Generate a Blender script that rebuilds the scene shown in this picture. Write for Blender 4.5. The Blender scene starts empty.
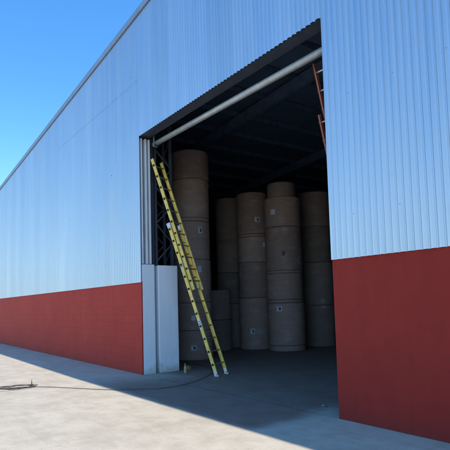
import bpy, bmesh, math, random
from mathutils import Vector, Matrix
random.seed(7)
S = bpy.context.scene
COL = S.collection
R = math.radians

# ------------------------------------------------------------------ camera
cam_d = bpy.data.cameras.new('camera')
cam = bpy.data.objects.new('camera', cam_d)
COL.objects.link(cam)
cr = Vector((0.57849, 0.81522, -0.02782)); cu = Vector((0.07954, -0.02244, 0.99658)); cf = Vector((-0.8118, 0.57872, 0.07783))
m = Matrix((cr, cu, -cf)).transposed().to_4x4()
m.translation = Vector((10.803, -5.254, 1.6))
cam.matrix_world = m
cam_d.sensor_width = 36; cam_d.sensor_fit = 'HORIZONTAL'; cam_d.lens = 40.0
cam_d.shift_y = 40 / 450
cam_d.clip_start = 0.05; cam_d.clip_end = 3000
S.camera = cam

# ------------------------------------------------------------------ sky and sun
sun_v = Vector((0.45, 0.126, 0.88)).normalized()
el = math.asin(sun_v.z); az = math.atan2(sun_v.x, sun_v.y)
W = bpy.data.worlds.new('World'); S.world = W; W.use_nodes = True
nt = W.node_tree; nt.nodes.clear()
sky = nt.nodes.new('ShaderNodeTexSky'); sky.sky_type = 'NISHITA'; sky.sun_disc = False
sky.sun_elevation = el; sky.sun_rotation = az; sky.altitude = 600; sky.air_density = 1.12
sky.dust_density = 0.05; sky.ozone_density = 3.5
bg = nt.nodes.new('ShaderNodeBackground'); bg.inputs['Strength'].default_value = 0.15
hs = nt.nodes.new('ShaderNodeHueSaturation'); hs.inputs['Saturation'].default_value = 1.28; hs.inputs['Value'].default_value = 1.0
wo = nt.nodes.new('ShaderNodeOutputWorld')
nt.links.new(sky.outputs[0], hs.inputs['Color']); nt.links.new(hs.outputs[0], bg.inputs[0]); nt.links.new(bg.outputs[0], wo.inputs[0])
sl = bpy.data.lights.new('sun', 'SUN'); sl.energy = 2.3; sl.angle = R(0.53); sl.color = (1.0, 0.945, 0.82)
sun = bpy.data.objects.new('sun', sl); COL.objects.link(sun)
sun.rotation_euler = sun_v.to_track_quat('Z', 'Y').to_euler(); sun.location = (0, -10, 40)
S.view_settings.view_transform = 'Standard'; S.view_settings.look = 'None'
S.view_settings.exposure = 1.0; S.view_settings.gamma = 1.0; S.view_settings.use_curve_mapping = False
S.render.engine = 'CYCLES'
S.cycles.max_bounces = 10; S.cycles.diffuse_bounces = 6; S.cycles.use_denoising = True

# ------------------------------------------------------------------ materials
class NT:
    def __init__(s, name):
        s.m = bpy.data.materials.new(name); s.m.use_nodes = True
        s.t = s.m.node_tree; s.b = s.t.nodes['Principled BSDF']
        s.co = None
    def n(s, typ, **k):
        o = s.t.nodes.new(typ)
        for a, v in k.items(): setattr(o, a, v)
        return o
    def l(s, a, b): s.t.links.new(a, b)
    def coord(s, scale=(1, 1, 1), obj=True):
        tc = s.n('ShaderNodeTexCoord'); mp = s.n('ShaderNodeMapping'); mp.inputs['Scale'].default_value = scale
        s.l(tc.outputs['Object'], mp.inputs[0]); return mp.outputs[0]
    def noise(s, scale, detail=6, rough=.6, co=(1, 1, 1)):
        n = s.n('ShaderNodeTexNoise'); n.inputs['Scale'].default_value = scale
        n.inputs['Detail'].default_value = detail; n.inputs['Roughness'].default_value = rough
        s.l(s.coord(co), n.inputs['Vector']); return n.outputs['Fac']
    def ramp(s, fac, stops):
        r = s.n('ShaderNodeValToRGB'); e = r.color_ramp.elements
        while len(e) < len(stops): e.new(.5)
        for q, (p, c) in zip(e, stops):
            q.position = p; q.color = (c, c, c, 1) if not isinstance(c, tuple) else (*c, 1)
        s.l(fac, r.inputs[0]); return r.outputs[0]
    def mix(s, fac, a, b, mode='MIX'):
        x = s.n('ShaderNodeMix', data_type='RGBA', blend_type=mode)
        for inp, v in ((0, fac), (6, a), (7, b)):
            if hasattr(v, 'links'): s.l(v, x.inputs[inp])
            elif inp == 0: x.inputs[0].default_value = v
            else: x.inputs[inp].default_value = (*v, 1)
        return x.outputs[2]
    def bump(s, h, strength=.3, dist=.01):
        b = s.n('ShaderNodeBump'); b.inputs['Strength'].default_value = strength; b.inputs['Distance'].default_value = dist
        s.l(h, b.inputs['Height']); s.l(b.outputs[0], s.b.inputs['Normal'])
    def set(s, color=None, rough=None, metal=None, spec=None):
        for nm, v in (('Base Color', color), ('Roughness', rough), ('Metallic', metal), ('Specular IOR Level', spec)):
            if v is None: continue
            if hasattr(v, 'links'): s.l(v, s.b.inputs[nm])
            else: s.b.inputs[nm].default_value = (*v, 1) if isinstance(v, tuple) else v

def simple(name, col, rough=.6, metal=0., var=.15, scale=8, bump=0.0, co=(1, 1, 1)):
    k = NT(name); f = k.noise(scale, 8, .65, co)
    c = k.mix(k.ramp(f, ((.3, 0.), (.7, 1.))), tuple(v*(1-var) for v in col), tuple(min(1, v*(1+var)) for v in col))
    k.set(c, rough, metal)
    if bump: k.bump(f, bump, .01)
    return k.m

def mat_cladding():
    k = NT('ribbed_sheet_metal')
    streak = k.noise(1.0, 7, .7, (5, 5, .22)); wash = k.noise(1.0, 5, .6, (1.6, 1.6, .18)); big = k.noise(.35, 4, .6, (1, 1, .6)); fine = k.noise(30, 4, .6)
    c = k.mix(k.ramp(streak, ((.35, 0.), (.72, 1.))), (.43, .535, .63), (.50, .59, .67))
    c = k.mix(k.ramp(big, ((.35, 0.), (.7, .4))), c, (.54, .61, .68))
    c = k.mix(k.ramp(wash, ((.48, 0.), (.66, .32))), c, (.60, .645, .69))
    # sheet-to-sheet tone, one sheet 0.78 m wide
    tc = k.n('ShaderNodeTexCoord'); sp = k.n('ShaderNodeSeparateXYZ'); k.l(tc.outputs['Object'], sp.inputs[0])
    dv = k.n('ShaderNodeMath', operation='DIVIDE'); k.l(sp.outputs[0], dv.inputs[0]); dv.inputs[1].default_value = .78
    fl = k.n('ShaderNodeMath', operation='FLOOR'); k.l(dv.outputs[0], fl.inputs[0])
    wn = k.n('ShaderNodeTexWhiteNoise', noise_dimensions='1D'); k.l(fl.outputs[0], wn.inputs['W'])
    c = k.mix(.6, c, k.ramp(wn.outputs['Value'], ((0., .86), (1., 1.))), 'MULTIPLY')
    # few rust specks
    vo = k.n('ShaderNodeTexVoronoi'); vo.inputs['Scale'].default_value = 1.0
    k.l(k.coord((1, 1, 1)), vo.inputs['Vector'])
    c = k.mix(k.ramp(vo.outputs['Distance'], ((.0, 1.), (.018, .8), (.026, 0.))), c, (.16, .13, .12))
    k.set(c, k.ramp(streak, ((.3, .34), (.75, .46))), .75)
    k.bump(fine, .04, .004)
    return k.m

def mat_red(name, ca, cb_, ro):
    k = NT(name)
    big = k.noise(.7, 6, .65); fine = k.noise(45, 5, .6)
    br = k.n('ShaderNodeTexBrick'); br.inputs['Scale'].default_value = 1
    br.inputs['Brick Width'].default_value = .4; br.inputs['Row Height'].default_value = .2
    br.inputs['Mortar Size'].default_value = .008; br.inputs['Mortar Smooth'].default_value = .6
    tc = k.n('ShaderNodeTexCoord'); sp = k.n('ShaderNodeSeparateXYZ'); cb = k.n('ShaderNodeCombineXYZ')
    k.l(tc.outputs['Object'], sp.inputs[0]); k.l(sp.outputs[0], cb.inputs[0]); k.l(sp.outputs[2], cb.inputs[1])
    k.l(cb.outputs[0], br.inputs['Vector'])
    br.inputs['Color1'].default_value = (1, 1, 1, 1); br.inputs['Color2'].default_value = (.86, .86, .86, 1); br.inputs['Mortar'].default_value = (.6, .6, .6, 1)
    # block courses show through left of the doorway only (the right part is skimmed smooth)
    lt = k.n('ShaderNodeMath', operation='LESS_THAN'); k.l(sp.outputs[0], lt.inputs[0]); lt.inputs[1].default_value = 1.0
    c = k.mix(k.ramp(big, ((.3, 0.), (.75, 1.))), ca, cb_)
    mm = k.n('ShaderNodeMath', operation='MULTIPLY'); k.l(lt.outputs[0], mm.inputs[0]); mm.inputs[1].default_value = .45
    c = k.mix(mm.outputs[0], c, br.outputs['Color'], 'MULTIPLY')
    # splash dirt near the ground
    gr = k.n('ShaderNodeMath', operation='MULTIPLY_ADD'); k.l(sp.outputs[2], gr.inputs[0]); gr.inputs[1].default_value = -2.2; gr.inputs[2].default_value = .62
    ad = k.n('ShaderNodeMath', operation='ADD'); k.l(gr.outputs[0], ad.inputs[0])
    d = k.noise(3, 8, .7); k.l(d, ad.inputs[1])
    c = k.mix(k.ramp(ad.outputs[0], ((.62, 0.), (1.15, .35))), c, tuple(v * .6 + .015 for v in ca))
    sm = k.noise(5, 9, .75); drip = k.noise(1.0, 6, .7, (9, 9, .5))
    c = k.mix(k.ramp(sm, ((.53, 0.), (.72, .5))), c, tuple(v * .62 + .01 for v in ca))
    c = k.mix(k.ramp(drip, ((.58, 0.), (.72, .30))), c, tuple(v * 1.1 + .03 for v in ca))
    # dust line where the wall meets the paving
    dl = k.n('ShaderNodeMath', operation='MULTIPLY_ADD'); k.l(sp.outputs[2], dl.inputs[0]); dl.inputs[1].default_value = -16.; k.l(d, dl.inputs[2])
    c = k.mix(k.ramp(dl.outputs[0], ((.0, 0.), (.5, .55))), c, tuple(v * .45 + .03 for v in ca))
    scf = k.noise(1.0, 7, .75, (1.3, 1.3, 9)); roll = k.noise(1.0, 3, .5, (5, 5, .9))
    c = k.mix(k.ramp(roll, ((.4, 0.), (.6, .22))), c, tuple(v * .78 for v in ca))
    c = k.mix(k.ramp(scf, ((.66, 0.), (.72, .40))), c, (.20, .10, .085))
    k.set(c, ro, None, .18)
    hb = k.n('ShaderNodeMath', operation='MULTIPLY'); k.l(br.outputs['Fac'], hb.inputs[0]); k.l(lt.outputs[0], hb.inputs[1])
    hh = k.n('ShaderNodeMath', operation='MULTIPLY_ADD'); k.l(hb.outputs[0], hh.inputs[0]); hh.inputs[1].default_value = -1.2; k.l(fine, hh.inputs[2])
    k.bump(hh.outputs[0], .35, .004)
    return k.m

def mat_concrete(name, a, b, dark, rough, seed=0., door_shade=False):
    k = NT(name)
    tc = k.n('ShaderNodeTexCoord'); mp = k.n('ShaderNodeMapping'); mp.inputs['Location'].default_value = (seed, seed*.7, 0)
    k.l(tc.outputs['Object'], mp.inputs[0])
    def nz(sc, det, ro, st=(1, 1, 1)):
        q = k.n('ShaderNodeMapping'); q.inputs['Scale'].default_value = st; k.l(mp.outputs[0], q.inputs[0])
        n = k.n('ShaderNodeTexNoise'); n.inputs['Scale'].default_value = sc; n.inputs['Detail'].default_value = det; n.inputs['Roughness'].default_value = ro
        k.l(q.outputs[0], n.inputs['Vector']); return n.outputs['Fac']
    big = nz(.45, 7, .62); mid = nz(2.2, 8, .7); fine = nz(60, 4, .7); scuff = nz(1.2, 8, .72, (.6, 2.6, 1))
    c = k.mix(k.ramp(big, ((.32, 0.), (.68, 1.))), a, b)
    c = k.mix(k.ramp(scuff, ((.5, 0.), (.72, .55))), c, dark)
    c = k.mix(k.ramp(mid, ((.36, .5), (.56, 0.))), c, dark)
    c = k.mix(k.ramp(fine, ((.35, .16), (.6, 0.))), c, dark)
    if door_shade:
        # dark floor tone inside; outside, shade painted into the concrete to the shadow edge
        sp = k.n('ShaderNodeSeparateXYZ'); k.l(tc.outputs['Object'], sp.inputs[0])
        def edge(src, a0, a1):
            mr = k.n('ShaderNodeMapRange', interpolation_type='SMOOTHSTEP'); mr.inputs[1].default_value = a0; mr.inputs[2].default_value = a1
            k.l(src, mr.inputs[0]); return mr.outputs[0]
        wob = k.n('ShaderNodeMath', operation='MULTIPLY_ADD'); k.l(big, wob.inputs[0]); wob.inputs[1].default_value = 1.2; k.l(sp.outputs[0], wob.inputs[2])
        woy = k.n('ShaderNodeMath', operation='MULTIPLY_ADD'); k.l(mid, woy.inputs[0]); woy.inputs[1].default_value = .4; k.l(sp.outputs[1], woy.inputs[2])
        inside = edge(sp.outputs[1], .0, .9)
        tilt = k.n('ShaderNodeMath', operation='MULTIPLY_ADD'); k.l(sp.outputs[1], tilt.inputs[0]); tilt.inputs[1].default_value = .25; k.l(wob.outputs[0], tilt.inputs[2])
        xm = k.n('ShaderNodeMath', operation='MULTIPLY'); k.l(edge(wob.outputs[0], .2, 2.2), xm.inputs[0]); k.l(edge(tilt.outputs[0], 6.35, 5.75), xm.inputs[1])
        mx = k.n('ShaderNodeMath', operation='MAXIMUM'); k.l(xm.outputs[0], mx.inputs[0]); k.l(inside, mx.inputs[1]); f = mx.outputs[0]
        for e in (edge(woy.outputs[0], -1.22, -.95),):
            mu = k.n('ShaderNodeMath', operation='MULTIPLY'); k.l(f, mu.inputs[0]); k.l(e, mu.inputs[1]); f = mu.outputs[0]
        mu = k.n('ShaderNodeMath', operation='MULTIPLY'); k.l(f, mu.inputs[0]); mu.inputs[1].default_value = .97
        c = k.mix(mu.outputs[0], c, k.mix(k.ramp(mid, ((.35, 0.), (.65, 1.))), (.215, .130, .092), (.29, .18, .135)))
    # hairline cracks and grit
    wv = nz(1.6, 4, .6); va = k.n('ShaderNodeVectorMath', operation='MULTIPLY_ADD'); k.l(wv, va.inputs[0]); va.inputs[1].default_value = (.9, .9, 0); k.l(mp.outputs[0], va.inputs[2])
    vo = k.n('ShaderNodeTexVoronoi', feature='DISTANCE_TO_EDGE'); vo.inputs['Scale'].default_value = .33; k.l(va.outputs[0], vo.inputs['Vector'])
    cm = k.n('ShaderNodeMath', operation='MULTIPLY'); k.l(k.ramp(vo.outputs['Distance'], ((.0, .45), (.003, 0.))), cm.inputs[0]); k.l(k.ramp(mid, ((.45, 0.), (.55, 1.))), cm.inputs[1])
    c = k.mix(cm.outputs[0], c, (.16, .13, .10))
    gr = nz(42, 5, .85); c = k.mix(k.ramp(gr, ((.34, .5), (.45, 0.))), c, (.2, .17, .14))
    c = k.mix(k.ramp(gr, ((.58, 0.), (.70, .4))), c, (.72, .66, .56))
    tyre = nz(1.0, 6, .7, (.35, 5.5, 1)); c = k.mix(k.ramp(tyre, ((.60, 0.), (.72, .30))), c, dark)
    k.set(c, rough)
    k.bump(fine, .25, .003)
    return k.m

def mat_kraft(name, col):
    k = NT(name)
    ring = k.noise(1.0, 6, .7, (1.5, 1.5, 22)); blot = k.noise(3, 6, .6)
    oi = k.n('ShaderNodeObjectInfo')
    c = k.mix(k.ramp(ring, ((.3, 0.), (.7, 1.))), tuple(v*.82 for v in col), tuple(v*1.12 for v in col))
    c = k.mix(.7, c, k.ramp(oi.outputs['Random'], ((0., .66), (1., 1.12))), 'MULTIPLY')
    c = k.mix(k.ramp(blot, ((.55, 0.), (.8, .35))), c, tuple(v*.55 for v in col))
    tc = k.n('ShaderNodeTexCoord'); va = k.n('ShaderNodeVectorMath', operation='ADD'); k.l(tc.outputs['Object'], va.inputs[0])
    sc = k.n('ShaderNodeMath', operation='MULTIPLY'); k.l(oi.outputs['Random'], sc.inputs[0]); sc.inputs[1].default_value = 37.0
    k.l(sc.outputs[0], va.inputs[1])
    def nz(scale, st, det=5):
        mp = k.n('ShaderNodeMapping'); mp.inputs['Scale'].default_value = st; k.l(va.outputs[0], mp.inputs[0])
        n = k.n('ShaderNodeTexNoise'); n.inputs['Scale'].default_value = scale; n.inputs['Detail'].default_value = det; n.inputs['Roughness'].default_value = .6
        k.l(mp.outputs[0], n.inputs['Vector']); return n.outputs['Fac']
    scuff = nz(2.2, (1, 1, 1.6), 8); dent = nz(3.0, (1, 1, .8), 3); crease = nz(9., (.5, .5, 2.5), 6)
    c = k.mix(k.ramp(scuff, ((.52, 0.), (.70, .55))), c, tuple(v * 1.45 for v in col))
    c = k.mix(k.ramp(crease, ((.60, 0.), (.72, .5))), c, tuple(v * .5 for v in col))
    k.set(c, .72)
    ma = k.n('ShaderNodeMath', operation='MULTIPLY_ADD'); k.l(dent, ma.inputs[0]); ma.inputs[1].default_value = 2.5; k.l(crease, ma.inputs[2])
    k.bump(ma.outputs[0], .5, .02)
    return k.m

M = dict(
    clad=mat_cladding(), red=mat_red('red_painted_masonry', (.445, .041, .027), (.515, .055, .035), .75), red2=mat_red('dull_red_plaster', (.26, .025, .018), (.305, .033, .023), .8),
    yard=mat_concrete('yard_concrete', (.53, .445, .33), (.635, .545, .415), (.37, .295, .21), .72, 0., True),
    floor=mat_concrete('floor_concrete', (.19, .13, .10), (.25, .175, .135), (.13, .09, .07), .55, 11.),
    kraft=mat_kraft('brown_kraft_paper', (.37, .27, .235)),
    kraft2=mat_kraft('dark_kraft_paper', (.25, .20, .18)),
    band=simple('kraft_band', (.17, .12, .085), .6),
    core=simple('core_board', (.10, .07, .05), .8),
    label=simple('label_paper', (.60, .63, .72), .6, 0, .06),
    print=simple('label_print', (.06, .06, .08), .6),
    pier=None,
    steel=simple('dark_painted_steel', (.13, .215, .35), .55, 0, .3, 4),
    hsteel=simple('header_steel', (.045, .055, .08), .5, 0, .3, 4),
    rail=simple('grey_galvanised_pipe', (.42, .44, .45), .45, .45, .2, 6),
    strip=simple('galvanised_flashing', (.80, .82, .84), .45, .1, .12, 3, 0, (3, 3, .6)),
    flash=simple('roof_flashing', (.26, .33, .42), .5, .4, .15, 2),
    inner=simple('inner_sheet', (.17, .28, .46), .6, .3, .2, .6),
    yellow=simple('yellow_fibreglass', (.80, .57, .13), .55, 0, .24, 6),
    red_rail=simple('red_fibreglass', (.30, .075, .05), .5, 0, .15, 9),
    alu=simple('aluminium', (.62, .63, .64), .4, .8, .1, 12),
    dull=simple('dull_rung_metal', (.30, .31, .32), .5, .7, .2, 12),
    rubber=simple('black_rubber', (.02, .02, .022), .75),
    cable=simple('cable_sheath', (.075, .068, .06), .6),
    amber=simple('amber_glass', (.30, .19, .06), .2),
    scrap=simple('tan_scrap', (.42, .32, .19), .85),
    chip=simple('concrete_chip', (.24, .21, .18), .9),
)
def mat_pier():
    k = NT('whitewashed_concrete')
    st = k.noise(1.4, 8, .7, (4, 4, .5)); big = k.noise(1.8, 7, .65); fine = k.noise(35, 5, .6)
    c = k.mix(k.ramp(st, ((.35, 0.), (.7, 1.))), (.78, .82, .86), (.86, .88, .90))
    c = k.mix(k.ramp(big, ((.58, 0.), (.75, .25))), c, (.45, .47, .48))
    tc = k.n('ShaderNodeTexCoord'); sp = k.n('ShaderNodeSeparateXYZ'); k.l(tc.outputs['Object'], sp.inputs[0])
    g = k.n('ShaderNodeMath', operation='MULTIPLY_ADD'); k.l(sp.outputs[2], g.inputs[0]); g.inputs[1].default_value = -1.5; g.inputs[2].default_value = .5
    ad = k.n('ShaderNodeMath', operation='ADD'); k.l(g.outputs[0], ad.inputs[0]); k.l(big, ad.inputs[1])
    c = k.mix(k.ramp(ad.outputs[0], ((.72, 0.), (.95, .6))), c, (.38, .34, .22))
    scr = k.noise(1.0, 6, .75, (2.5, 2.5, 14)); chip = k.noise(9, 6, .7)
    c = k.mix(k.ramp(scr, ((.64, 0.), (.70, .5))), c, (.36, .36, .36))
    c = k.mix(k.ramp(chip, ((.70, 0.), (.73, .7))), c, (.28, .25, .21))
    k.set(c, .75); k.bump(fine, .3, .004)
    return k.m
M['pier'] = mat_pier()

# ------------------------------------------------------------------ mesh helpers
class MB:
    def __init__(s): s.bm = bmesh.new()
    def box(s, a, b, bevel=0.0):
        a, b = Vector(a), Vector(b)
        r = bmesh.ops.create_cube(s.bm, size=1.0)
        for v in r['verts']:
            v.co = Vector(((v.co[i] + .5) * (b[i] - a[i]) + a[i]) for i in range(3))
        if bevel:
            es = {e for v in r['verts'] for e in v.link_edges}
            bmesh.ops.bevel(s.bm, geom=list(es), offset=bevel, segments=2, affect='EDGES', profile=.6)
        return s
    def bar(s, p, q, w, h, up=(0, 0, 1)):
        # rectangular bar from p to q: w across, h along 'up'
        p, q = Vector(p), Vector(q); d = (q - p).normalized(); up = Vector(up)
        x = d.cross(up).normalized(); y = x.cross(d).normalized()
        vs = [s.bm.verts.new(c + x * sx * w / 2 + y * sy * h / 2) for c in (p, q) for sx, sy in ((-1, -1), (1, -1), (1, 1), (-1, 1))]
        for f in ((3, 2, 1, 0), (4, 5, 6, 7), (0, 1, 5, 4), (1, 2, 6, 5), (2, 3, 7, 6), (3, 0, 4, 7)):
            s.bm.faces.new([vs[i] for i in f])
        return s
    def tube(s, pts, r, n=10, cap=True, smooth=True):
        pts = [Vector(p) for p in pts]; rings = []
        t0 = (pts[1] - pts[0]).normalized()
        up = Vector((0, 0, 1)) if abs(t0.z) < .9 else Vector((1, 0, 0))
        x = t0.cross(up).normalized()
        for i, p in enumerate(pts):
            t = (pts[min(i + 1, len(pts) - 1)] - pts[max(i - 1, 0)]).normalized()
            x = (x - t * x.dot(t)).normalized(); y = t.cross(x)
            rr = r[i] if isinstance(r, (list, tuple)) else r
            rings.append([s.bm.verts.new(p + (x * math.cos(2 * math.pi * k / n) + y * math.sin(2 * math.pi * k / n)) * rr) for k in range(n)])
        for a, b in zip(rings, rings[1:]):
            for k in range(n):
                f = s.bm.faces.new((a[k], a[(k + 1) % n], b[(k + 1) % n], b[k])); f.smooth = smooth
        if cap:
            s.bm.faces.new(rings[0][::-1]); s.bm.faces.new(rings[-1])
        return s
    def lathe(s, prof, n=48):
        rings = [[s.bm.verts.new((r * math.cos(2 * math.pi * k / n), r * math.sin(2 * math.pi * k / n), z)) for k in range(n)] for r, z in prof]
        for a, b in zip(rings, rings[1:]):
            for k in range(n):
                f = s.bm.faces.new((a[k], a[(k + 1) % n], b[(k + 1) % n], b[k])); f.smooth = True
        return s
    def build(s, name, mat, parent=None, loc=None, recalc=True):
        if recalc: bmesh.ops.recalc_face_normals(s.bm, faces=s.bm.faces[:])
        me = bpy.data.meshes.new(name); s.bm.to_mesh(me); s.bm.free()
        me.materials.append(mat)
        o = bpy.data.objects.new(name, me); COL.objects.link(o)
        if loc: o.location = loc
        if parent: o.parent = parent
        return o

def tag(o, label, cat, group=None):
    o['label'] = label; o['category'] = cat
    if group: o['group'] = group
    return o
def thing(name, loc, label, cat, group=None, rz=0):
    o = bpy.data.objects.new(name, None); o.empty_display_size = .3; COL.objects.link(o)
    o.location = loc; o.rotation_euler = (0, 0, rz)
    return tag(o, label, cat, group)

# ------------------------------------------------------------------ dimensions
XL, XR = -24.0, 32.0            # ends of the gable wall
DW, DH = 6.01, 5.70             # doorway
ZB = 2.19                       # top of the red wall
PK, PZ, SLOPE = 4.0, 9.12, 0.072
DEPTH = 34.0
def roof(x): return PZ - SLOPE * abs(x - PK)

# ------------------------------------------------------------------ ground
def sheet(name, xs, ys, z, mat):
    b = MB(); v = [b.bm.verts.new(p) for p in ((xs[0], ys[0], z), (xs[1], ys[0], z), (xs[1], ys[1], z), (xs[0], ys[1], z))]
    b.bm.faces.new(v); o = b.build(name, mat, recalc=False); o['kind'] = 'structure'; return o
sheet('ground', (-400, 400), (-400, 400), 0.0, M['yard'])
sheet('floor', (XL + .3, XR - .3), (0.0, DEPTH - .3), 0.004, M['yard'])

# ------------------------------------------------------------------ warehouse
wh = thing('warehouse', (0, 0, 0), 'long warehouse of pale ribbed metal sheeting over a red wall with one tall open doorway', 'warehouse')

# ribbed cladding with the doorway cut out
def cladding():
    bm = bmesh.new(); pitch = .1015
    xs = []
    n0 = int(math.ceil(XL / pitch)); n1 = int(math.floor(XR / pitch))
    for i in range(n0, n1):
        for fx, fy in ((0, 0), (.14, .0), (.20, .30), (.27, .72), (.36, .95), (.57, 1), (.78, .95), (.87, .72), (.94, .30)):
            xs.append(((i + fx) * pitch, -.006 - .024 * fy))
    for sx in (0.0, DW):
        xs.append((sx, None))
    xs.sort(key=lambda t: t[0])
    out = []
    for i, (x, y) in enumerate(xs):
        if y is None:
            a, b = xs[i - 1], xs[i + 1]; y = a[1] + (b[1] - a[1]) * (x - a[0]) / max(1e-6, b[0] - a[0])
        if out and x - out[-1][0] < 1e-4: continue
        out.append((x, y))
    def strip(sel, zb, zt, off=0.0):
        prev = None
        for x, y in sel:
            t = zt(x) if callable(zt) else zt
            v = [bm.verts.new((x, y - off, zb)), bm.verts.new((x, y - off, t))]
            if prev: bm.faces.new((prev[0], v[0], v[1], prev[1])).smooth = True
            prev = v
    rt = lambda x: roof(x) - .05
    strip([p for p in out if p[0] <= 1e-6], ZB - .02, rt)
    strip([p for p in out if -1e-6 <= p[0] <= DW + 1e-6], DH, rt)
    strip([p for p in out if p[0] >= DW - 1e-6], ZB - .02, rt)
    strip([p for p in out if -6.3 <= p[0] <= -.05], 7.10, 7.15, .005)   # edge of the lapped upper sheets
    me = bpy.data.meshes.new('wall_cladding'); bm.to_mesh(me); bm.free(); me.materials.append(M['clad'])
    o = bpy.data.objects.new('wall_cladding', me); COL.objects.link(o); o.parent = wh
    sm = o.modifiers.new('thickness', 'SOLIDIFY'); sm.thickness = .0025; sm.offset = 0; sm.use_rim = False
    return o
cladding()
# screws of the sheeting along the girts (tiny heads, one mesh as a field of marks)
b = MB()
for gz in (2.75, 4.4, 5.95):
    x = -140 * .1015
    while x < 9.5:
        if not (-.05 < x < DW + .05 and gz < DH):
            b.box((x + .0515, -.0345, gz - .005), (x + .064, -.0295, gz + .005))
        x += .1015 * 7
o = b.build('sheet_screws', M['flash'], wh); o['kind'] = 'stuff'

# red walls
b = MB()
b.box((XL, 0, 0), (-.36, .16, ZB)); b.box((-.36, 0, 0), (0, .026, ZB))
b.build('red_wall', M['red'], wh)
b = MB(); b.box((DW, 0, 0), (XR, .20, ZB), .006); b.build('red_wall', M['red2'], wh)['label'] = 'smooth dull red wall right of the doorway'
# piers of the left jamb
b = MB(); b.box((-.355, .030, 0), (-.002, .355, 2.60), .012); b.build('jamb_pier', M['pier'], wh)
b = MB(); b.box((-.50, .455, 0), (0.0, .99, 2.585), .016); b.build('inner_pier', M['pier'], wh)
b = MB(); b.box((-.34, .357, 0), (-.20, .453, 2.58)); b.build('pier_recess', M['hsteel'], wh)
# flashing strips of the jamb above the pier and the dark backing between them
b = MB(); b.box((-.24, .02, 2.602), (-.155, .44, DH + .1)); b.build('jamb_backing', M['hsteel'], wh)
for y0, y1, xo in ((.042, .074, 0), (.150, .194, -.005), (.245, .288, -.01)):
    b = MB(); b.box((-.150, y0, 2.612), (xo - .002, y1, DH - .02), .006); b.build('jamb_strip', M['strip'], wh)
# right jamb: steel channel behind the sheet
b = MB(); b.box((DW + .03, .21, 0), (DW + .19, .40, DH + .3)); b.build('jamb_column', M['steel'], wh)
b = MB(); b.box((DW + .002, .012, ZB + .002), (DW + .20, .205, DH)); b.build('jamb_backing', M['steel'], wh)
# lattice column on the inner pier
b = MB()
for lx in (-.56, -.18):
    for ly in (.50, .94):
        b.box((lx - .03, ly - .03, 2.59), (lx + .03, ly + .03, 8.2))
k = 0; z = 2.7
while z < 7.9:
    for lx in (-.145, -.595):
        y0, y1 = (.50, .94) if k % 2 == 0 else (.94, .50)
        b.bar((lx, y0, z), (lx, y1, z + .45), .035, .012, (1, 0, 0))
    for ly in (.465, .975):
        x0, x1 = (-.56, -.18) if k % 2 == 0 else (-.18, -.56)
        b.bar((x0, ly, z), (x1, ly, z + .45), .035, .012, (0, 1, 0))
    k += 1; z += .47
b.build('lattice_column', simple('column_steel', (.07, .08, .10), .5, .3, .2, 5), wh)
# header girder, girts and the soffit behind the header sheet
b = MB()
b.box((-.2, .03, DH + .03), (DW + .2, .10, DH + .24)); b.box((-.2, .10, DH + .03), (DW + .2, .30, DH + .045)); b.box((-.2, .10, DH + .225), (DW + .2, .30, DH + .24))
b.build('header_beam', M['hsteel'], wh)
for gz in (6.7, 7.7):
    b = MB(); b.box((XL + .3, .03, gz), (XR - .3, .09, gz + .16)); b.build('girt', M['steel'], wh)
# grey pipe across the doorway with brackets
b = MB(); b.tube([(-.02, .40, 5.575), (3, .40, 5.525), (6.35, .40, 5.465)], .062, 20); rail = b.build('door_rail', M['rail'], wh)
for hx in (.12, 6.2):
    zz = 5.575 - .0173 * hx
    b = MB(); b.box((hx - .03, .325, zz - .09), (hx + .03, .331, DH + .03)); b.box((hx - .03, .331, zz - .096), (hx + .03, .42, zz - .088)); b.build('rail_bracket', M['steel'], rail)
# roof, barge flashing
def roofmesh(z0, name, mat, y0, y1, th):
    b = MB()
    for xa, xb in ((XL - .12, PK), (PK, XR + .12)):
        za, zb = roof(xa) + z0, roof(xb) + z0
        v = [b.bm.verts.new(p) for p in ((xa, y0, za), (xb, y0, zb), (xb, y1, zb), (xa, y1, za), (xa, y0, za + th), (xb, y0, zb + th), (xb, y1, zb + th), (xa, y1, za + th))]
        for f in ((3, 2, 1, 0), (4, 5, 6, 7), (0, 1, 5, 4), (1, 2, 6, 5), (2, 3, 7, 6), (3, 0, 4, 7)): b.bm.faces.new([v[i] for i in f])
    return b.build(name, mat, wh)
roofmesh(.0, 'roof', M['inner'], -.0345, DEPTH, .04)
roofmesh(-.11, 'barge_flashing', M['flash'], -.070, -.040, .15)
b = MB(); b.box((XL, .17, 0), (XL + .2, DEPTH, roof(XL))); b.build('side_wall', M['inner'], wh)
b = MB(); b.box((XR - .2, .21, 0), (XR, DEPTH, roof(XR))); b.build('side_wall', M['inner'], wh)
b = MB(); v = [b.bm.verts.new(p) for p in ((XL, DEPTH - .1, 0), (XR, DEPTH - .1, 0), (XR, DEPTH - .1, roof(XR)), (PK, DEPTH - .1, PZ), (XL, DEPTH - .1, roof(XL)))]
b.bm.faces.new(v); b.build('back_wall', M['inner'], wh)
for ry in (5.5, 11, 16.5, 22, 27.5):
    b = MB()
    for xa, xb in ((XL + .3, PK), (PK, XR - .3)):
        b.bar((xa, ry, roof(xa) - .42), (xb, ry, roof(xb) - .42), .16, .36)
    b.build('rafter', M['steel'], wh)
px = XL + 1.2
while px < XR - 1:
    b = MB(); b.box((px - .03, .12, roof(px) - .20), (px + .03, DEPTH - .2, roof(px) - .03)); b.build('purlin', M['steel'], wh)
    px += 1.5

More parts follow.
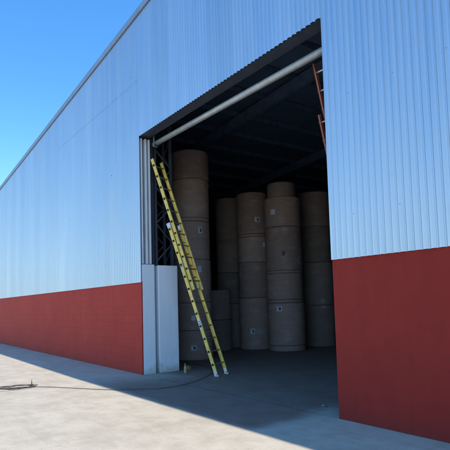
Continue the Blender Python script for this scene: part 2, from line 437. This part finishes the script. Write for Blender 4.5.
# ------------------------------------------------------------------ paper reels
def reel(base, r, h, label, kraft='kraft', rz=0., labels=(), bands=(), extra=None):
    t = thing('paper_reel', base, label, 'paper reel', 'paper reels stacked in the warehouse', rz)
    rc = .055
    e = .012
    b = MB()
    b.lathe([(rc, e), (rc + .02, .002), (r - .035, .002), (r - .012, .006), (r - .002, .022), (r, .06), (r + .002, h * .5),
             (r, h - .06), (r - .002, h - .022), (r - .012, h - .006), (r - .035, h - .002), (rc + .02, h - .002), (rc, h - e), (rc, e)], 64)
    # slightly uneven wrapping
    ph = random.uniform(0, 6)
    for v in b.bm.verts:
        a = math.atan2(v.co.y, v.co.x); q = math.hypot(v.co.x, v.co.y)
        if q > .2:
            k = 1 + .004 * math.sin(3 * a + ph) + .003 * math.sin(7 * a + ph * 2 + v.co.z * 3)
            v.co.x *= k; v.co.y *= k
    b.build('kraft_wrap', M[kraft], t)
    b = MB(); b.lathe([(rc * .6, .004), (rc - .002, .004), (rc - .002, h - .0035), (rc * .6, h - .0035), (rc * .6, .004)], 20); b.build('paper_core', M['core'], t)
    def patch(name, a0, z0, w, hh, mat, parent, lift):
        bm = MB(); nn = 6; prev = None
        for i in range(nn + 1):
            a = R(a0) - rz + (i / nn - .5) * w / r
            vs = [bm.bm.verts.new(((r * 1.007 + lift) * math.cos(a), (r * 1.007 + lift) * math.sin(a), z)) for z in (z0 - hh / 2, z0 + hh / 2)]
            if prev: bm.bm.faces.new((prev[0], vs[0], vs[1], prev[1]))
            prev = vs
        o = bm.build(name, mat, parent, recalc=False)
        sm = o.modifiers.new('thickness', 'SOLIDIFY'); sm.thickness = .0015; sm.offset = 1
        return o
    for a0, z0, w, hh, kind in labels:
        z0 -= base[2]
        if kind == 'mark':
            patch('dark_mark', a0, z0, w, hh, M['print'], t, .002); continue
        if kind == 'faint':
            patch('paper_label', a0, z0, w, hh, M['faintlabel'], t, .002); continue
        L = patch('paper_label', a0, z0, w, hh, M['label'], t, .002)
        da = math.degrees(w / r)
        if kind == 'plain': continue
        patch('printed_block', a0 + da * .12, z0 - hh * .06, w * .42, hh * .5, M['print'], L, .0045)
        patch('printed_line', a0, z0 + hh * .34, w * .75, hh * .09, M['print'], L, .0045)
    for zb in bands:
        zb -= base[2]
        b = MB(); q = r * 1.006
        b.lathe([(q, zb - .016), (q + .005, zb - .014), (q + .005, zb + .014), (q, zb + .016)], 64); b.build('strap_band', M['band'], t)
    if extra: extra(t, r, h)
    return t
M['faintlabel'] = simple('faded_label', (.33, .31, .31), .7)
def stack(cx, cy, r, zs, specs, jig=.025):
    for i, sp in enumerate(specs):
        z0, z1 = zs[i], zs[i + 1]
        rr = sp.get('r', r)
        if i == 0: x, y = cx, cy
        else: x, y = cx + random.uniform(-jig, jig), cy + random.uniform(-jig, jig)
        if 'at' in sp: x, y = sp['at']
        reel((x, y, z0 if i else .006), rr, z1 - z0 - (.0 if i else .006) - .001, sp['label'], sp.get('kraft', 'kraft'), random.uniform(0, 6), sp.get('labels', ()), sp.get('bands', ()), sp.get('extra'))

def flap(t, r, h):
    b = MB(); a = R(29.7) - t.rotation_euler.z
    pts = []
    c, s_ = math.cos(a), math.sin(a)
    for q, w in ((r + .002, .10), (r + .05, .09), (r + .10, .05)):
        for sg in (-1, 1):
            pts.append(b.bm.verts.new((q * c - sg * w * s_, q * s_ + sg * w * c, h - .02 - .16 - (q - r) * .5 + (.03 if sg > 0 else 0))))
    b.bm.faces.new((pts[0], pts[1], pts[3], pts[2])); b.bm.faces.new((pts[2], pts[3], pts[5], pts[4]))
    b.build('torn_flap', M['scrap'], t)

stack(-2.03, 2.68, .57, (0, .86, 1.66, 2.93, 4.17, 5.34, 6.20), [
    dict(label='brown reel standing on the floor behind the yellow ladder, with a square white label', labels=((-32.2, .37, .16, .15, 'print'),)),
    dict(label='low brown reel second from the floor in the stack behind the yellow ladder', labels=((-30.2, 1.22, .12, .14, 'plain'),)),
    dict(label='brown reel with small white label halfway up the stack behind the yellow ladder', labels=((-8.7, 2.64, .12, .18, 'plain'),)),
    dict(label='brown reel with a tall white label third from the top of the ladder stack', labels=((-2.3, 3.79, .13, .19, 'print'),), bands=(4.06,)),
    dict(label='unlabelled brown reel second from the top of the stack behind the yellow ladder', extra=flap),
    dict(label='topmost brown reel of the stack nearest the doorway, under the grey pipe'),
])
stack(-1.80, 6.22, .61, (0, 1.58, 2.65, 4.11, 5.11, 5.62), [
    dict(label='bottom reel with a bluish white label in the widest stack left of the right jamb', labels=((-64.5, 1.47 - .07, .19, .17, 'print'),), bands=(.20,)),
    dict(label='brown reel resting on the blue labelled bottom reel of the widest stack', bands=(1.70, 2.56)),
    dict(label='tall brown reel with a dark smudge in the middle of the widest stack', labels=((-44, 3.21, .09, .15, 'mark'),)),
    dict(label='brown reel with a torn pale label, second from top of the widest stack', labels=((-73.1, 4.60, .16, .17, 'plain'),)),
    dict(label='narrower short dark reel on the very top of the widest stack', r=.48, at=(-1.78, 6.16), kraft='kraft2'),
])
stack(-3.08, 5.90, .555, (0, 1.78, 3.03, 4.01, 5.48), [
    dict(label='bottom reel with a square label and a faded strip, left of the widest stack', labels=((-49.5, .65, .15, .18, 'print'), (-22, .64, .30, .17, 'faint'))),
    dict(label='plain reel second from the floor in the stack left of the widest stack'),
    dict(label='reel with a small pale label at right, just under the top squarely labelled reel', labels=((2.2, 3.63, .11, .15, 'plain'),), bands=(3.92,)),
    dict(label='top reel with a square white label, in the stack left of the widest stack', labels=((-20.6, 4.50, .18, .17, 'print'), (15.7, 4.13, .10, .14, 'faint'))),
])
stack(-4.45, 5.85, .50, (0, 1.60, 2.75, 3.95, 5.55), [
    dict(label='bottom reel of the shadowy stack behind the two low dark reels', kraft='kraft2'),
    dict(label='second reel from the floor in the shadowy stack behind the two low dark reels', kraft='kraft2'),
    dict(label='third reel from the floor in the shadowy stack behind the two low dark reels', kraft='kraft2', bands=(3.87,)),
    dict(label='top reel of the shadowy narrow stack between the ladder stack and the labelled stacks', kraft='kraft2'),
])
stack(-3.62, 4.62, .50, (0, 1.07, 2.08), [
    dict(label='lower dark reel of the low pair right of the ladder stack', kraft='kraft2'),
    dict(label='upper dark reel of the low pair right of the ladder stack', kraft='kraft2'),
])
stack(-2.21, 8.16, .62, (0, 1.47, 3.0, 4.3, 5.57), [
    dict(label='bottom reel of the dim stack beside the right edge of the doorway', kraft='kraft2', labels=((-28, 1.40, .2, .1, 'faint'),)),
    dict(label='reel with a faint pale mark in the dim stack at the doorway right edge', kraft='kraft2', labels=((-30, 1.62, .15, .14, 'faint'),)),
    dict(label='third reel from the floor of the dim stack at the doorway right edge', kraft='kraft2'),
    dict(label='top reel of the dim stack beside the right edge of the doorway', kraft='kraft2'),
])

# ------------------------------------------------------------------ ladders
def ladder(name, foot_l, foot_r, top_l, label, rail_m, L, base_len, fly_from, n_off, rung_m, pitch=.30, white=False, dp=.078):
    foot_l, foot_r, top_l = map(Vector, (foot_l, foot_r, top_l))
    t = thing(name, (foot_l + foot_r) / 2, label, 'ladder')
    org = (foot_l + foot_r) / 2
    v = (top_l - foot_l); v.normalize()
    u = (foot_r - foot_l); wid = u.length; u = (u - v * u.dot(v)).normalized()
    n = u.cross(v).normalized()
    if n.dot(Vector(n_off)) < 0: n = -n            # n points to the climber
    fl = foot_l - org
    def P(a, s, d): return fl + u * a + v * s + n * d
    def section(s0, s1, inset, d, rails):
        for side in (0, 1):
            a = inset if side == 0 else wid - inset
            sg = 1 if side == 0 else -1
            b = MB()
            b.bar(P(a, s0, d), P(a, s1, d), .006, dp, n)                              # web
            for dd in (-dp / 2 + .003, dp / 2 - .003):
                b.bar(P(a + sg * .016, s0, d + dd), P(a + sg * .016, s1, d + dd), .030, .006, n)   # flanges
            rl = b.build('side_rail', rails, t)
            rails_out.append((rl, a, sg, d))
        s = s0 + .22
        while s < s1 - .1:
            b = MB(); b.tube([P(inset - .010, s, d), P(wid - inset + .010, s, d)], .016, 10)
            rg = b.build('rung', rung_m, t)
            for side in (0, 1):
                a = inset - .013 if side == 0 else wid - inset + .013
                b = MB(); b.tube([P(a - .006, s, d), P(a + .006, s, d)], .027, 12); b.build('rung_plug', M['rubber'], rg)
            s += pitch
    rails_out = []
    section(.05, base_len, 0, 0, rail_m)
    # white end caps on the base section
    for a in ((0, wid) if white else ()):
        sg = 1 if a == 0 else -1
        b = MB(); b.bar(P(a + sg * .010, base_len - .06, 0), P(a + sg * .010, base_len + .05, 0), .044, .092, n); b.build('end_cap', M['label'] if white else M['rubber'], t)
    section(fly_from, L, .042, .085, rail_m)
    # latches where the sections overlap
    for a in ((.042, wid - .042) if white else ()):
        sg = 1 if a < .2 else -1
        b = MB(); b.bar(P(a + sg * .05, fly_from + .02, .03), P(a + sg * .05, fly_from + .14, .03), .022, .06, n); b.build('rung_lock', M['dull'], t)
    # swivel feet
    for a in (0, wid):
        b = MB(); sg = 1 if a == 0 else -1
        c = P(a + sg * .012, 0, 0); c.z = 0
        b.bar(P(a + sg * .012, .012 / max(.2, v.z) + .03, 0), P(a + sg * .012, .13, 0), .032, .084, n)
        ft = b.build('foot', M['alu'], t)
        b = MB(); d2 = Vector((n.x, n.y, 0)).normalized()
        b.bar(c + d2 * -.055 + Vector((0, 0, .02)), c + d2 * .055 + Vector((0, 0, .02)), .05, .03); b.build('foot_pad', M['alu'] if white else M['rubber'], ft)
    if white:
        for s0, s1 in ((1.12, 1.34), (2.58, 2.70)):
            b = MB(); b.bar(P(-.0045, s0, 0), P(-.0045, s1, 0), .0015, .060, n); st = b.build('rail_sticker', M['label'], t)
            for q in range(3):
                z_ = s0 + (s1 - s0) * (.2 + .25 * q)
                b = MB(); b.bar(P(-.0062, z_, 0), P(-.0062, z_ + .018, 0), .0015, .045, n); b.build('printed_line', M['print'], st)
    return t

ladder('extension_ladder', (1.54, 1.04, .006), (1.32, 1.48, .006), (.05, .22, 5.09),
       'tall yellow fibreglass extension ladder leaning on the left jamb of the doorway', M['yellow'], 5.42, 3.68, 2.02, (1, .5, .3), M['dull'], white=True)
ladder('extension_ladder', (4.95, 2.19, .006), (5.35, 2.19, .006), (5.165, .56, 5.48),
       'red fibreglass extension ladder inside the doorway behind the right jamb', M['red_rail'], 5.72, 4.90, 4.45, (0, 1, -.3), M['alu'], dp=.045)

# ------------------------------------------------------------------ cable, small things on the ground
pts = []
import math as _m
def smooth_path(ctrl, n=10):
    out = []; c = [Vector(p) for p in ctrl]
    c = [c[0] * 2 - c[1]] + c + [c[-1] * 2 - c[-2]]
    for i in range(1, len(c) - 2):
        for k in range(n):
            t = k / n
            out.append(.5 * ((2 * c[i]) + (c[i + 1] - c[i - 1]) * t + (2 * c[i - 1] - 5 * c[i] + 4 * c[i + 1] - c[i + 2]) * t * t + (3 * c[i] - c[i - 1] - 3 * c[i + 1] + c[i + 2]) * t ** 3))
    out.append(c[-2]); return out
rz = .014
ctrl = []
for k in range(34):                                      # loose flattened coil
    a = k * .82
    ctrl.append((-.10 + (.15 + random.uniform(-.03, .03)) * _m.cos(a) + .05 * _m.sin(a), -2.95 + (.52 + random.uniform(-.10, .08)) * _m.sin(a), rz + .012 * (k % 4) + .004))
ctrl += [(.02, -2.40, rz), (.25, -2.22, rz), (.50, -2.05, rz), (1.0, -1.75, rz), (1.55, -1.38, rz), (1.85, -.95, rz), (2.05, -.64, rz), (2.0, -.1, rz), (1.8, .32, rz + .004), (1.45, .8, rz + .004), (.9, 1.35, rz + .004), (.1, 1.75, rz + .004), (-.9, 1.9, rz + .004), (-2.2, 1.75, rz + .004), (-2.9, 1.6, rz + .004)]
cb = thing('power_cable', (0, 0, 0), 'loose coil of black cable on the sunlit concrete with a tail running into the doorway', 'cable')
b = MB(); b.tube(smooth_path(ctrl, 8), .0065, 8); b.build('cable_run', M['cable'], cb)
b = MB(); b.tube([(.0, -2.52, .012), (.01, -2.50, .08), (.0, -2.50, .12)], [.012, .014, .009], 10); b.tube([(.0, -2.50, .118), (.0, -2.50, .165)], .006, 8); b.build('cable_plug', M['cable'], cb)
# bottle and scrap by the pier
t = thing('small_bottle', (.50, .86, .006), 'small upright tan bottle on the floor beside the white pier', 'bottle')
b = MB(); b.lathe([(.0, 0), (.030, 0), (.034, .01), (.034, .13), (.026, .16), (.014, .18), (.014, .205), (.0, .205)], 20); b.build('bottle_body', M['scrap'], t)
b = MB(); b.lathe([(.0, .2055), (.017, .2055), (.017, .228), (.0, .23)], 16); b.build('cap', M['amber'], t)
b = MB()
r_ = bmesh.ops.create_icosphere(b.bm, subdivisions=2, radius=.075)
for v in r_['verts']:
    v.co *= random.uniform(.72, 1.1); v.co.z = max(-.045, v.co.z * .8)
tag(b.build('paper_scrap', M['amber'], None, (.05, 1.22, .051)), 'crumpled yellowish brown scrap at the base of the ladder stack', 'scrap')
b = MB()
r_ = bmesh.ops.create_icosphere(b.bm, subdivisions=2, radius=.035)
for v in r_['verts']:
    v.co *= random.uniform(.7, 1.1); v.co.z = max(-.016, v.co.z * .7)
tag(b.build('rubble_chip', M['chip'], None, (5.33, .42, .021)), 'small pale chip of rubble on the floor beside the right red wall', 'rubble')
